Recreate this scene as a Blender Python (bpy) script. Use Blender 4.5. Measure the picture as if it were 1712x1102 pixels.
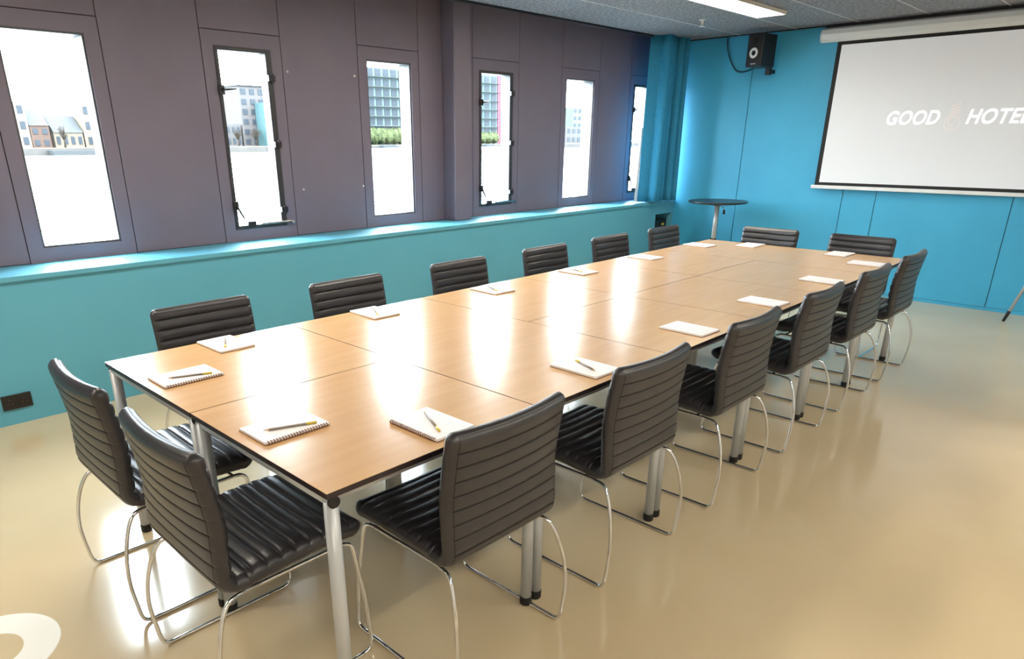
import bpy, bmesh, math, random
from mathutils import Vector, Matrix

random.seed(7)
for o in list(bpy.data.objects):
    bpy.data.objects.remove(o, do_unlink=True)
scene = bpy.context.scene
C = scene.collection

# ------------------------------------------------------------------ camera
PX_W, PX_H = 1712.0, 1102.0
F_PX, PITCH, YAW = 1148.5, 0.3687, -0.7815
PCX, PCY = 797.3, 677.7
CAM = Vector((1.2747, -0.7728, 1.5267))
cam_d = bpy.data.cameras.new('camera')
cam_d.sensor_fit = 'HORIZONTAL'
cam_d.sensor_width = 36.0
cam_d.lens = F_PX / PX_W * 36.0
cam_d.shift_x = (PX_W / 2 - PCX) / PX_W
cam_d.shift_y = (PCY - PX_H / 2) / PX_W
cam_d.clip_start = 0.05
cam_d.clip_end = 2000
cam = bpy.data.objects.new('camera', cam_d)
C.objects.link(cam)
cam.location = CAM
cam.rotation_euler = (math.pi / 2 - PITCH, 0.0028, -YAW)
scene.camera = cam

# ------------------------------------------------------------------ overcast sky, exposure
SKY_STRENGTH = 34.0
LAMP_STRENGTH = 22.5
EXPOSURE = 0.52
world = bpy.data.worlds.new('overcast_sky')
scene.world = world
world.use_nodes = True
wn = world.node_tree
wn.nodes['Background'].inputs['Color'].default_value = (0.82, 0.92, 1.0, 1)
wn.nodes['Background'].inputs['Strength'].default_value = SKY_STRENGTH
scene.view_settings.view_transform = 'Standard'
scene.view_settings.look = 'None'
scene.view_settings.gamma = 1.0
scene.view_settings.use_curve_mapping = False
scene.view_settings.exposure = EXPOSURE

# ------------------------------------------------------------------ materials
def lin(c):
    c = c / 255.0
    return c / 12.92 if c <= 0.04045 else ((c + 0.055) / 1.055) ** 2.4

def rgb(t):
    return (lin(t[0]), lin(t[1]), lin(t[2]), 1)

def mat(name, col, rough=0.5, metal=0.0, col2=None, nscale=8.0, bump=0.0, bscale=200.0,
        coat=0.0, coat_rough=0.05, coat_ior=1.5, spec=0.5, stretch=None, emit=None, estr=0.0, ndetail=4.0):
    m = bpy.data.materials.new(name)
    m.use_nodes = True
    nt = m.node_tree
    b = nt.nodes['Principled BSDF']
    b.inputs['Base Color'].default_value = rgb(col)
    b.inputs['Roughness'].default_value = rough
    b.inputs['Metallic'].default_value = metal
    b.inputs['Specular IOR Level'].default_value = spec
    b.inputs['Coat Weight'].default_value = coat
    b.inputs['Coat Roughness'].default_value = coat_rough
    b.inputs['Coat IOR'].default_value = coat_ior
    tc = nt.nodes.new('ShaderNodeTexCoord')
    src = tc.outputs['Object']
    if stretch:
        mp = nt.nodes.new('ShaderNodeMapping')
        mp.inputs['Scale'].default_value = stretch
        nt.links.new(src, mp.inputs['Vector'])
        src = mp.outputs['Vector']
    if col2:
        n = nt.nodes.new('ShaderNodeTexNoise')
        n.inputs['Scale'].default_value = nscale
        n.inputs['Detail'].default_value = ndetail
        nt.links.new(src, n.inputs['Vector'])
        r = nt.nodes.new('ShaderNodeValToRGB')
        r.color_ramp.elements[0].position = 0.3
        r.color_ramp.elements[1].position = 0.7
        r.color_ramp.elements[0].color = rgb(col)
        r.color_ramp.elements[1].color = rgb(col2)
        nt.links.new(n.outputs['Fac'], r.inputs['Fac'])
        nt.links.new(r.outputs['Color'], b.inputs['Base Color'])
    if bump:
        n2 = nt.nodes.new('ShaderNodeTexNoise')
        n2.inputs['Scale'].default_value = bscale
        n2.inputs['Detail'].default_value = 3
        nt.links.new(src, n2.inputs['Vector'])
        bp = nt.nodes.new('ShaderNodeBump')
        bp.inputs['Strength'].default_value = bump
        bp.inputs['Distance'].default_value = 0.002
        nt.links.new(n2.outputs['Fac'], bp.inputs['Height'])
        nt.links.new(bp.outputs['Normal'], b.inputs['Normal'])
    if emit:
        b.inputs['Emission Color'].default_value = rgb(emit)
        b.inputs['Emission Strength'].default_value = estr
    return m

def glass_mat(name, tint=(1, 1, 1, 1)):
    m = bpy.data.materials.new(name)
    m.use_nodes = True
    nt = m.node_tree
    nt.nodes.remove(nt.nodes['Principled BSDF'])
    out = nt.nodes['Material Output']
    tr = nt.nodes.new('ShaderNodeBsdfTransparent')
    tr.inputs['Color'].default_value = tint
    gl = nt.nodes.new('ShaderNodeBsdfGlossy')
    gl.inputs['Roughness'].default_value = 0.02
    lw_ = nt.nodes.new('ShaderNodeLayerWeight')
    lw_.inputs['Blend'].default_value = 0.5
    pw = nt.nodes.new('ShaderNodeMath')
    pw.operation = 'POWER'
    pw.inputs[1].default_value = 5.0
    ma = nt.nodes.new('ShaderNodeMath')
    ma.operation = 'MULTIPLY_ADD'
    ma.inputs[1].default_value = 0.9
    ma.inputs[2].default_value = 0.03
    mx = nt.nodes.new('ShaderNodeMixShader')
    nt.links.new(lw_.outputs['Facing'], pw.inputs[0])
    nt.links.new(pw.outputs[0], ma.inputs[0])
    nt.links.new(ma.outputs[0], mx.inputs['Fac'])
    nt.links.new(tr.outputs['BSDF'], mx.inputs[1])
    nt.links.new(gl.outputs['BSDF'], mx.inputs[2])
    nt.links.new(mx.outputs['Shader'], out.inputs['Surface'])
    return m

M = dict(
    floor=mat('poured_resin_floor', (208, 190, 157), 0.14, col2=(201, 182, 149), nscale=1.4, spec=1.0),
    teal=mat('teal_wall_paint', (62, 164, 204), 0.5, col2=(58, 158, 198), nscale=3, bump=0.05, bscale=300),
    teal_core=mat('teal_joint', (14, 70, 90), 0.7),
    ledge=mat('teal_ledge_paint', (92, 166, 190), 0.45, col2=(88, 162, 186), nscale=2),
    plum=mat('plum_grey_panel', (114, 106, 122), 0.55, col2=(110, 102, 118), nscale=3, bump=0.04, bscale=250),
    plum_core=mat('plum_joint', (34, 30, 36), 0.8),
    white_wall=mat('off_white_paint', (205, 200, 192), 0.7),
    ceil=mat('woodwool_ceiling_tile', (84, 85, 92), 0.85, col2=(158, 159, 166), nscale=38, bump=0.6, bscale=120, ndetail=6),
    tbar=mat('grey_ceiling_bar', (196, 196, 200), 0.5),
    black_trim=mat('black_trim', (16, 16, 20), 0.5),
    lam=mat('beech_laminate', (208, 166, 114), 0.23, col2=(202, 158, 106), nscale=3, ndetail=1.5, stretch=(9, 1, 1), spec=1.0),
    edge=mat('dark_edge_band', (38, 28, 34), 0.4),
    alu=mat('silver_leg_paint', (188, 192, 197), 0.35, metal=0.25),
    chrome=mat('chrome', (222, 224, 228), 0.07, metal=1.0),
    rubber=mat('black_rubber', (14, 14, 16), 0.6),
    leather=mat('black_brown_leather', (42, 41, 47), 0.36, col2=(48, 46, 51), nscale=14, bump=0.08, bscale=240, spec=0.6),
    seam=mat('stitched_seam', (14, 13, 15), 0.8),
    piping=mat('leather_piping', (50, 45, 50), 0.42),
    paper=mat('white_notepaper', (238, 234, 236), 0.7),
    card=mat('brown_card_backing', (128, 84, 58), 0.7),
    comb=mat('brown_binding_loop', (116, 66, 42), 0.5),
    pencil=mat('grey_lacquered_pencil', (140, 128, 116), 0.4),
    pencil_tip=mat('yellow_pencil_end', (212, 186, 60), 0.45),
    graphite=mat('graphite', (40, 38, 40), 0.4),
    wood_tip=mat('pale_pencil_wood', (200, 166, 120), 0.6),
    curtain=mat('teal_curtain_cloth', (52, 138, 178), 0.8, col2=(46, 128, 168), nscale=40, bump=0.1, bscale=400, spec=0.2),
    lining=mat('white_curtain_lining', (222, 228, 230), 0.8),
    scr_case=mat('white_screen_case', (222, 224, 226), 0.4),
    scr_black=mat('black_screen_border', (12, 12, 16), 0.7),
    scr=mat('lit_projection_surface', (204, 208, 214), 0.9, emit=(214, 210, 208), estr=0.2),  # faint emission stands in for projector light, also on lettering and emblem
    scr_text=mat('projected_white_lettering', (248, 250, 252), 0.9, emit=(250, 252, 255), estr=0.75),
    scr_logo=mat('projected_pink_emblem', (222, 212, 210), 0.9, emit=(222, 210, 206), estr=0.24),
    spk=mat('black_speaker_vinyl', (13, 12, 17), 0.5),
    spk_grey=mat('grey_speaker_cone', (196, 198, 202), 0.35),
    hightop=mat('black_table_laminate', (22, 26, 34), 0.35),
    socket=mat('black_socket_plastic', (22, 20, 22), 0.35),
    socket_hole=mat('socket_slot', (80, 60, 50), 0.5),
    lamp=mat('warm_lamp_diffuser', (255, 240, 200), 0.5, emit=(255, 246, 228), estr=LAMP_STRENGTH),
    lamp_body=mat('white_lamp_housing', (222, 218, 208), 0.4),
    white=mat('white_plastic', (232, 232, 232), 0.4),
    ring=mat('white_viewer_marker', (244, 242, 236), 0.2, spec=1.0),
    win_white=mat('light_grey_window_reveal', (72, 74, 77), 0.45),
    win_dark=mat('dark_window_frame', (46, 46, 52), 0.45),
    win_metal=mat('dark_window_fittings', (54, 54, 58), 0.35, metal=0.6),
    glass=glass_mat('window_glass', (0.97, 0.99, 0.99, 1)),
    steel=mat('brushed_steel', (190, 192, 196), 0.25, metal=1.0),
    water=mat('grey_dock_water', (120, 128, 130), 0.12, bump=1.0, bscale=0.7),
    quay=mat('quay_concrete', (43, 41, 41), 0.8, col2=(52, 50, 48), nscale=0.3),
    brick_pale=mat('pale_pink_render', (74, 68, 63), 0.8),
    beige=mat('beige_render', (69, 63, 55), 0.8),
    brown=mat('brown_brick', (52, 41, 36), 0.8),
    grey_roof=mat('grey_slate_roof', (38, 40, 41), 0.7),
    b_grey=mat('grey_facade', (52, 50, 50), 0.7),
    b_teal=mat('teal_glass_facade', (41, 58, 60), 0.4),
    b_pale=mat('pale_green_facade', (52, 63, 63), 0.5),
    b_pink=mat('pink_facade', (79, 38, 45), 0.7),
    b_slab=mat('dark_balcony_edge', (22, 24, 24), 0.6),
    b_win=mat('facade_window', (28, 33, 38), 0.5),
    hedge=mat('green_hedge', (31, 37, 21), 0.9, col2=(50, 55, 34), nscale=1.2),
    bark=mat('bark', (34, 30, 26), 0.9),
    tree=mat('bare_olive_crown', (56, 54, 46), 0.9, col2=(46, 46, 38), nscale=1.0),
    boat=mat('white_boat_hull', (210, 214, 216), 0.4),
)

# outdoor surfaces: specular lowered so grazing sky glare does not whiten them
for k_ in ('quay', 'brick_pale', 'beige', 'brown', 'grey_roof', 'b_grey', 'b_teal', 'b_pale', 'b_pink', 'b_slab', 'b_win', 'hedge', 'bark', 'tree'):
    M[k_].node_tree.nodes['Principled BSDF'].inputs['Specular IOR Level'].default_value = 0.08
# water: long soft ripples at metre scale
for n in M['water'].node_tree.nodes:
    if n.type == 'BUMP':
        n.inputs['Distance'].default_value = 0.15

# ------------------------------------------------------------------ mesh helpers
class MB:
    def __init__(self):
        self.v = []
        self.f = []
        self.smooth = []

    def box(self, x0, y0, z0, x1, y1, z1):
        b = len(self.v)
        self.v += [(x0, y0, z0), (x1, y0, z0), (x1, y1, z0), (x0, y1, z0),
                   (x0, y0, z1), (x1, y0, z1), (x1, y1, z1), (x0, y1, z1)]
        for q in ((0, 3, 2, 1), (4, 5, 6, 7), (0, 1, 5, 4), (1, 2, 6, 5), (2, 3, 7, 6), (3, 0, 4, 7)):
            self.f.append(tuple(b + i for i in q))
            self.smooth.append(False)
        return self

    def tube(self, pts, r, n=8, closed=False, cap=True):
        pts = [Vector(p) for p in pts]
        N = len(pts)
        b = len(self.v)
        up = None
        for i, p in enumerate(pts):
            a = pts[i - 1] if (i > 0 or closed) else p
            c = pts[(i + 1) % N] if (i < N - 1 or closed) else p
            t = (c - a).normalized()
            if up is None:
                up = Vector((0, 0, 1)) if abs(t.z) < 0.9 else Vector((1, 0, 0))
            s = t.cross(up).normalized()
            up = s.cross(t).normalized()
            rr = r[i] if isinstance(r, (list, tuple)) else r
            for k in range(n):
                an = 2 * math.pi * k / n
                self.v.append(tuple(p + s * (rr * math.cos(an)) + up * (rr * math.sin(an))))
        rings = N if closed else N - 1
        for i in range(rings):
            j = (i + 1) % N
            for k in range(n):
                k2 = (k + 1) % n
                self.f.append((b + i * n + k, b + i * n + k2, b + j * n + k2, b + j * n + k))
                self.smooth.append(True)
        if cap and not closed:
            self.f.append(tuple(b + k for k in range(n))[::-1])
            self.smooth.append(False)
            self.f.append(tuple(b + (N - 1) * n + k for k in range(n)))
            self.smooth.append(False)
        return self

    def lathe(self, prof, n=24, center=(0, 0, 0), axis='z', smooth=True):
        b = len(self.v)
        cx, cy, cz = center
        for (r, h) in prof:
            for k in range(n):
                a = 2 * math.pi * k / n
                u, w = r * math.cos(a), r * math.sin(a)
                if axis == 'z':
                    self.v.append((cx + u, cy + w, cz + h))
                elif axis == 'y':
                    self.v.append((cx + u, cy + h, cz + w))
                else:
                    self.v.append((cx + h, cy + u, cz + w))
        for i in range(len(prof) - 1):
            for k in range(n):
                k2 = (k + 1) % n
                self.f.append((b + i * n + k, b + i * n + k2, b + (i + 1) * n + k2, b + (i + 1) * n + k))
                self.smooth.append(smooth)
        self.f.append(tuple(b + k for k in range(n))[::-1])
        self.smooth.append(False)
        e = b + (len(prof) - 1) * n
        self.f.append(tuple(e + k for k in range(n)))
        self.smooth.append(False)
        return self

    def prism(self, poly, axis, h0, h1):
        b = len(self.v)
        n = len(poly)
        for h in (h0, h1):
            for (u, w) in poly:
                self.v.append({'x': (h, u, w), 'y': (u, h, w), 'z': (u, w, h)}[axis])
        self.f.append(tuple(b + i for i in range(n))[::-1])
        self.smooth.append(False)
        self.f.append(tuple(b + n + i for i in range(n)))
        self.smooth.append(False)
        for i in range(n):
            j = (i + 1) % n
            self.f.append((b + i, b + j, b + n + j, b + n + i))
            self.smooth.append(False)
        return self

    def blob(self, c, rx, ry, rz, seed, nu=14, nv=9, amp=0.18):
        rnd = random.Random(seed)
        ph = [rnd.uniform(0, 6.28) for _ in range(6)]
        b = len(self.v)
        for i in range(nv + 1):
            th = math.pi * i / nv
            for k in range(nu):
                a = 2 * math.pi * k / nu
                d = 1 + amp * (math.sin(3 * a + ph[0]) * math.sin(2 * th + ph[1]) + 0.6 * math.sin(5 * a + ph[2]) * math.sin(4 * th + ph[3])) + rnd.uniform(-amp, amp) * 0.35
                s = math.sin(th)
                self.v.append((c[0] + rx * d * s * math.cos(a), c[1] + ry * d * s * math.sin(a), c[2] + rz * d * math.cos(th)))
        for i in range(nv):
            for k in range(nu):
                k2 = (k + 1) % nu
                self.f.append((b + i * nu + k, b + (i + 1) * nu + k, b + (i + 1) * nu + k2, b + i * nu + k2))
                self.smooth.append(False)
        return self

    def mesh(self, name, m, bevel=0.0, seg=2):
        me = bpy.data.meshes.new(name)
        me.from_pydata(self.v, [], self.f)
        me.polygons.foreach_set('use_smooth', self.smooth)
        bm = bmesh.new()
        bm.from_mesh(me)
        bmesh.ops.recalc_face_normals(bm, faces=bm.faces)
        if bevel:
            ed = [e for e in bm.edges if len(e.link_faces) == 2 and e.calc_face_angle(0) > 0.6]
            bmesh.ops.bevel(bm, geom=ed, offset=bevel, segments=seg, profile=0.5, affect='EDGES', clamp_overlap=True)
        bm.to_mesh(me)
        bm.free()
        me.materials.append(m)
        me.update()
        return me

    def build(self, name, m, parent=None, bevel=0.0, seg=2, loc=(0, 0, 0)):
        o = bpy.data.objects.new(name, self.mesh(name, m, bevel, seg))
        C.objects.link(o)
        o.location = loc
        if parent:
            o.parent = parent
        return o

def tag(o, label=None, cat=None, group=None, kind=None):
    if label: o['label'] = label
    if cat: o['category'] = cat
    if group: o['group'] = group
    if kind: o['kind'] = kind
    return o

def empty(name, loc=(0, 0, 0), rz=0.0):
    o = bpy.data.objects.new(name, None)
    o.empty_display_size = 0.1
    C.objects.link(o)
    o.location = loc
    o.rotation_euler = (0, 0, rz)
    return o

def copy_tree(o, parent=None):
    c = o.copy()
    C.objects.link(c)
    c.parent = parent
    for ch in list(o.children):
        copy_tree(ch, c)
    return c

def link_mesh(name, me, parent, loc=(0, 0, 0), rot=(0, 0, 0)):
    o = bpy.data.objects.new(name, me)
    C.objects.link(o)
    o.parent = parent
    o.location = loc
    o.rotation_euler = rot
    return o

def smooth_path(pts, per=8, closed=False):
    P = [Vector(p) for p in pts]
    n = len(P)
    out = []
    segs = n if closed else n - 1
    for i in range(segs):
        p1, p2 = P[i], P[(i + 1) % n]
        p0 = P[i - 1] if (i > 0 or closed) else p1 * 2 - p2
        p3 = P[(i + 2) % n] if (i + 2 < n or closed) else p2 * 2 - p1
        for k in range(per):
            t = k / per
            out.append(0.5 * ((2 * p1) + (-p0 + p2) * t + (2 * p0 - 5 * p1 + 4 * p2 - p3) * t * t + (-p0 + 3 * p1 - 3 * p2 + p3) * t ** 3))
    if not closed:
        out.append(P[-1])
    return out

def round_path(pts, rads, per=5, closed=False):
    """polyline whose corners are replaced by arcs"""
    P = [Vector(p) for p in pts]
    n = len(P)
    out = []
    for i in range(n):
        r = rads[i]
        if r <= 0 or (not closed and i in (0, n - 1)):
            out.append(P[i])
            continue
        a, b, c = P[i - 1], P[i], P[(i + 1) % n]
        d1 = (a - b).normalized()
        d2 = (c - b).normalized()
        s, e = b + d1 * r, b + d2 * r
        for k in range(per + 1):
            t = k / per
            out.append((1 - t) ** 2 * s + 2 * t * (1 - t) * b + t * t * e)
    return out

# ------------------------------------------------------------------ room shell
YW = 7.187          # far wall
XL = -3.19          # ledge front
XWIN = -3.58        # window wall inner face
ZL = 0.835          # ledge top
ZC = 2.58           # ceiling
ZR = 2.78           # recess above the curtain track
XR, YB = 3.2, -2.6  # right and back wall (behind the camera)

fl = MB().box(XWIN - 0.22, YB - 0.1, -0.12, XR + 0.1, YW + 0.15, 0.0).build('floor', M['floor'])
tag(fl, 'glossy beige poured resin floor', kind='structure')
tag(MB().box(XR, YB, 0, XR + 0.1, YW, ZR).build('wall_right', M['white_wall']), 'plain off-white wall on the right', kind='structure')
tag(MB().box(XWIN, YB - 0.1, 0, XR + 0.1, YB, ZR).build('wall_back', M['white_wall']), 'plain off-white wall behind', kind='structure')

# far wall: dark core with teal boards standing proud of it
wf = MB().box(XWIN - 0.2, YW + 0.012, 0, XR + 0.1, YW + 0.15, ZR).build('wall_far', M['teal_core'])
tag(wf, 'teal boarded end wall carrying the projection screen', kind='structure')
cuts = [XWIN, -2.415, -1.275, -0.957, 0.17, 1.35, 2.5, XR]
for a, b in zip(cuts[:-1], cuts[1:]):
    MB().box(a + 0.003, YW, 0.03, b - 0.003, YW + 0.013, ZR - 0.02).build('wall_panel', M['teal'], wf, bevel=0.0015)
MB().box(XWIN, YW - 0.004, 0.0, XR, YW + 0.012, 0.028).build('skirting', M['teal'], wf)

# ceiling: dark tiles in a grid of thin bars, stopping short of the window wall
XCE = -3.27
ce = MB().box(XCE, YB, ZC + 0.02, XR + 0.1, YW + 0.05, ZR + 0.05).build('ceiling', M['black_trim'])
tag(ce, 'dark grey wood-wool tile ceiling', kind='structure')
MB().box(XWIN - 0.2, YB - 0.1, ZR, XCE - 0.001, YW + 0.1, ZR + 0.1).build('recess_lid', M['plum_core'], ce)
MB().box(XCE - 0.018, YB, ZC - 0.018, XCE + 0.012, YW, ZR + 0.02).build('curtain_track', M['black_trim'], ce)
LIGHTS = [(-1.775, 5.28), (-1.775, 2.85), (-1.775, 0.4), (2.2, 5.28), (2.2, 2.85), (2.2, 0.4), (-1.775, -1.7), (2.2, -1.7)]
xs = [XCE + 0.012, -2.6, -2.0, -1.4, -0.8, -0.2, 0.4, 1.0, 1.6, 2.2, 2.8, XR]
ys = [YB + 1.2 * i - 0.05 for i in range(0, 9)]
ys = [YB] + [y for y in [-1.38, -0.18, 1.02, 2.22, 3.42, 4.62, 5.82, 7.02]] + [YW]
for i in range(len(xs) - 1):
    for j in range(len(ys) - 1):
        MB().box(xs[i] + 0.004, ys[j] + 0.004, ZC, xs[i + 1] - 0.004, ys[j + 1] - 0.004, ZC + 0.022).build('ceiling_tile', M['ceil'], ce)
for x in xs[1:-1]:
    MB().box(x - 0.006, YB, ZC - 0.003, x + 0.006, YW, ZC + 0.02).build('tile_bar', M['tbar'], ce)
for y in ys[1:-1]:
    MB().box(XCE + 0.012, y - 0.003, ZC - 0.001, XR, y + 0.003, ZC + 0.02).build('tile_bar', M['ceil'], ce)
MB().box(-1.7, YW - 0.03, ZC - 0.03, XR, YW - 0.001, ZC).build('ceiling_edge', M['black_trim'], ce)
MB().box(XCE, YW - 0.012, ZC - 0.012, -1.7, YW - 0.001, ZC).build('ceiling_edge', M['black_trim'], ce)

# window wall
WY = [(0.380, 0.835), (1.630, 2.050), (2.888, 3.343), (4.152, 4.612), (5.447, 5.930), (6.70, 7.13)]
WZ0, WZ1 = 0.919, 2.121
TH = 0.13
wl = empty('wall_left', (XWIN, 0, 0))
tag(wl, 'plum grey panelled wall with six tall narrow windows', kind='structure')
core = MB()
def core_box(y0, z0, y1, z1):
    core.box(XWIN - TH, y0, z0, XWIN - 0.008, y1, z1)
core_box(YB - 0.1, 0.0, YW + 0.1, WZ0)
core_box(YB - 0.1, WZ1, YW + 0.1, ZR)
edges = [YB - 0.1] + [e for w in WY for e in w] + [YW + 0.1]
for k in range(0, len(edges), 2):
    core_box(edges[k], WZ0, edges[k + 1], WZ1)
co = core.build('wall_core', M['plum_core'], None)
co.parent = wl
co.matrix_parent_inverse = Matrix.Translation((-XWIN, 0, 0))
def wpanel(name, y0, z0, y1, z1, g=0.0028):
    o = MB().box(-0.009, y0 + g, z0 + g, 0.0, y1 - g, z1 - g).build(name, M['plum'], wl, bevel=0.001)
    return o
SEAM = 0.085   # panel joint outside each opening
ZH = 2.215
prev = YB
for (y0, y1) in WY:
    a, b = y0 - SEAM, min(y1 + SEAM, YW - 0.002)
    wpanel('pier_panel', prev, ZL, a, ZR)
    wpanel('head_panel', a, ZH, b, ZR)
    fr = MB()
    g = 0.0028
    fr.box(-0.009, a + g, ZL, 0, y0, ZH - g)
    fr.box(-0.009, y1, ZL, 0, b - g, ZH - g)
    fr.box(-0.009, y0, ZL, 0, y1, WZ0)
    fr.box(-0.009, y0, WZ1, 0, y1, ZH - g)
    fr.build('window_surround', M['plum'], wl)
    prev = b
for (y, z) in [(2.172, 1.991), (2.219, 1.174), (2.762, 1.994), (2.785, 1.174)]:
    MB().lathe([(0.009, 0), (0.007, 0.006), (0.003, 0.008)], 10, (0, y, z), 'x').build('screw_cap', M['white'], wl)

for i, (y0, y1) in enumerate(WY):
    w = empty('window_%d' % (i + 1), (XWIN, (y0 + y1) / 2, WZ0))
    h = WZ1 - WZ0
    hw = (y1 - y0) / 2
    opener = i % 2 == 1
    tag(w, ('dark framed opening window with hinges and stays, %s' if opener else 'fixed tall window with pale reveals, %s') % (
        ['at the far left of the row', 'second from the left', 'third from the left, left of the pilaster', 'just right of the pilaster',
         'fifth from the left', 'half hidden by the curtain'][i]), kind='structure')
    rv = MB()
    d0, d1 = -TH, -0.010
    t = 0.012
    rv.box(d0, -hw, 0, d1, -hw + t, h).box(d0, hw - t, 0, d1, hw, h).box(d0, -hw + t, 0, d1, hw - t, t).box(d0, -hw + t, h - t, d1, hw - t, h)
    rv.build('reveal', M['win_white'], w)
    of = MB()
    of.box(d0 - 0.012, -hw - 0.02, -0.02, d0, -hw + 0.014, h + 0.02).box(d0 - 0.012, hw - 0.014, -0.02, d0, hw + 0.02, h + 0.02)
    of.box(d0 - 0.012, -hw + 0.014, -0.02, d0, hw - 0.014, 0.014).box(d0 - 0.012, -hw + 0.014, h - 0.014, d0, hw - 0.014, h + 0.02)
    of.build('outer_frame', M['win_white'], w, bevel=0.002)
    pn = MB().box(-0.064, -hw + t, t, -0.058, hw - t, h - t).build('pane', M['glass'], w)
    if opener:
        fw = 0.026
        fr = MB()
        fr.box(-0.07, -hw + 0.001, 0.001, 0.006, -hw + fw, h - 0.001).box(-0.07, hw - fw - 0.02, 0.001, 0.006, hw - 0.001, h - 0.001)
        fr.box(-0.07, -hw + fw, 0.001, 0.006, hw - fw - 0.02, fw).box(-0.07, -hw + fw, h - fw, 0.006, hw - fw - 0.02, h - 0.001)
        fr.build('sash_frame', M['win_dark'], w, bevel=0.002)
        for z in (0.12, 0.58, 1.02):
            hg = MB().box(0.004, hw - 0.045, z - 0.02, 0.024, hw + 0.008, z + 0.02)
            hg.tube([(0.022, hw - 0.012, z - 0.03), (0.022, hw - 0.012, z + 0.03)], 0.009, 8)
            hg.build('hinge', M['win_metal'], w, bevel=0.002)
        for z, ang in ((0.93, 0.1), (0.17, -1.1)):
            ha = MB().box(0.004, -hw - 0.006, z - 0.03, 0.022, -hw + 0.034, z + 0.03)
            ha.build('latch_plate', M['win_metal'], w, bevel=0.002)
            MB().tube([(0.026, -hw + 0.014, z), (0.03, -hw + 0.014 + 0.1 * math.cos(ang), z + 0.1 * math.sin(ang))], [0.009, 0.006], 8).build('latch_handle', M['win_metal'], w)
        st = MB().box(0.006, -hw + 0.2, 0.024, 0.022, hw + 0.045, 0.038)
        st.build('stay_bar', M['steel'], w, bevel=0.002)
        MB().box(0.004, -hw + 0.09, 0.012, 0.03, -hw + 0.15, 0.055).build('stay_block', M['win_metal'], w, bevel=0.002)
        MB().box(0.006, hw + 0.03, 0.012, 0.026, hw + 0.055, 0.03).build('stay_knob', M['steel'], w, bevel=0.003)

# pilaster between third and fourth window
pi_o = MB().box(XWIN + 0.001, 3.69, ZL, -3.42, 3.885, ZR).build('wall_pilaster', M['plum'], None, bevel=0.012, seg=3)
tag(pi_o, 'plum grey pilaster between the third and fourth windows', kind='structure')

# low teal wall with its ledge, and a niche near the far corner
NY0, NY1, NZ0, NZ1 = 6.78, 7.14, 0.40, 0.685
lw = MB()
lw.box(XWIN, YB, 0, XL - 0.012, NY0, ZL - 0.03)
lw.box(XWIN, NY1, 0, XL - 0.012, YW, ZL - 0.03)
lw.box(XWIN, NY0, 0, XL - 0.012, NY1, NZ0)
lw.box(XWIN, NY0, NZ1, XL - 0.012, NY1, ZL - 0.03)
lw.box(XWIN, NY0, NZ0, XL - 0.30, NY1, NZ1)
lwo = lw.build('wall_left_low', M['ledge'])
tag(lwo, 'low teal wall under the windows', kind='structure')
lt = MB().box(XWIN, YB, ZL - 0.03, XL + 0.006, YW, ZL).build('trim_1', M['ledge'], None, bevel=0.004)
tag(lt, 'teal window ledge running along the low wall', kind='structure')

# ------------------------------------------------------------------ tables
TZ = 0.74
def make_table(x0, y0, x1, y1, label, caps):
    t = empty('conference_table', ((x0 + x1) / 2, (y0 + y1) / 2, 0))
    tag(t, label, 'table', 'tables pushed together into one long conference table')
    hx, hy = (x1 - x0) / 2 - 0.0025, (y1 - y0) / 2 - 0.0025
    top = MB().box(-hx, -hy, TZ - 0.0008, hx, hy, TZ).build('tabletop', M['lam'], t)
    MB().box(-hx, -hy, TZ - 0.017, hx, hy, TZ - 0.001).build('edge_band', M['edge'], top, bevel=0.001)
    lx, ly = hx - 0.021, hy - 0.0225
    for s in (-1, 1):
        ra = MB().tube([(-hx + 0.012, s * ly, TZ - 0.033), (hx - 0.012, s * ly, TZ - 0.033)], 0.0155, 12)
        r = ra.build('rail', M['alu'], t)
        for e in (-1, 1):
            MB().lathe([(0.0165, 0), (0.0165, 0.009), (0.012, 0.012)], 14, (0, 0, 0), 'x').build('rail_cap', M['rubber'], r, loc=(0, 0, 0))
            c = r.children[-1]
            c.location = (e * (hx - 0.012), s * ly, TZ - 0.033)
            c.rotation_euler = (0, 0, 0 if e > 0 else math.pi)
        MB().box(s * (lx - 0.03) - 0.012, -ly + 0.016, TZ - 0.052, s * (lx - 0.03) + 0.012, ly - 0.016, TZ - 0.0175).build('side_rail', M['alu'], t, bevel=0.003)
    for sx in (-1, 1):
        for sy in (-1, 1):
            lg = MB().lathe([(0.0195, 0.028), (0.0195, TZ - 0.03)], 16, (sx * lx, sy * ly, 0)).build('leg', M['alu'], t)
            MB().lathe([(0.019, 0.0), (0.0215, 0.004), (0.0215, 0.03), (0.0205, 0.033)], 16, (sx * lx, sy * ly, 0)).build('foot_cap', M['rubber'], lg)
    return t

TW, TD = 1.50, 0.8
rows = [
    (0, 'near corner table on the window side, under the first window'),
]
make_table(-TW, 0, -TW / 2, TD, 'wood-topped table at the near left corner of the long conference table', 1)
make_table(-TW / 2, 0, 0, TD, 'wood-topped table at the near right corner, its front leg nearest the camera', 1)
make_table(-TW, TD, 0, 2 * TD, 'full-width wood-topped table set crosswise, second row from the near end', 1)
for k, w in ((2, 'third'), (3, 'fourth'), (4, 'fifth')):
    make_table(-TW, k * TD, -TW / 2, (k + 1) * TD, 'wood-topped half table on the window side, %s row from the near end' % w, 1)
    make_table(-TW / 2, k * TD, 0, (k + 1) * TD, 'wood-topped half table on the open floor side, %s row from the near end' % w, 1)
make_table(-TW, 5 * TD, 0, 6 * TD, 'full-width wood-topped table at the far end by the teal wall', 1)

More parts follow.
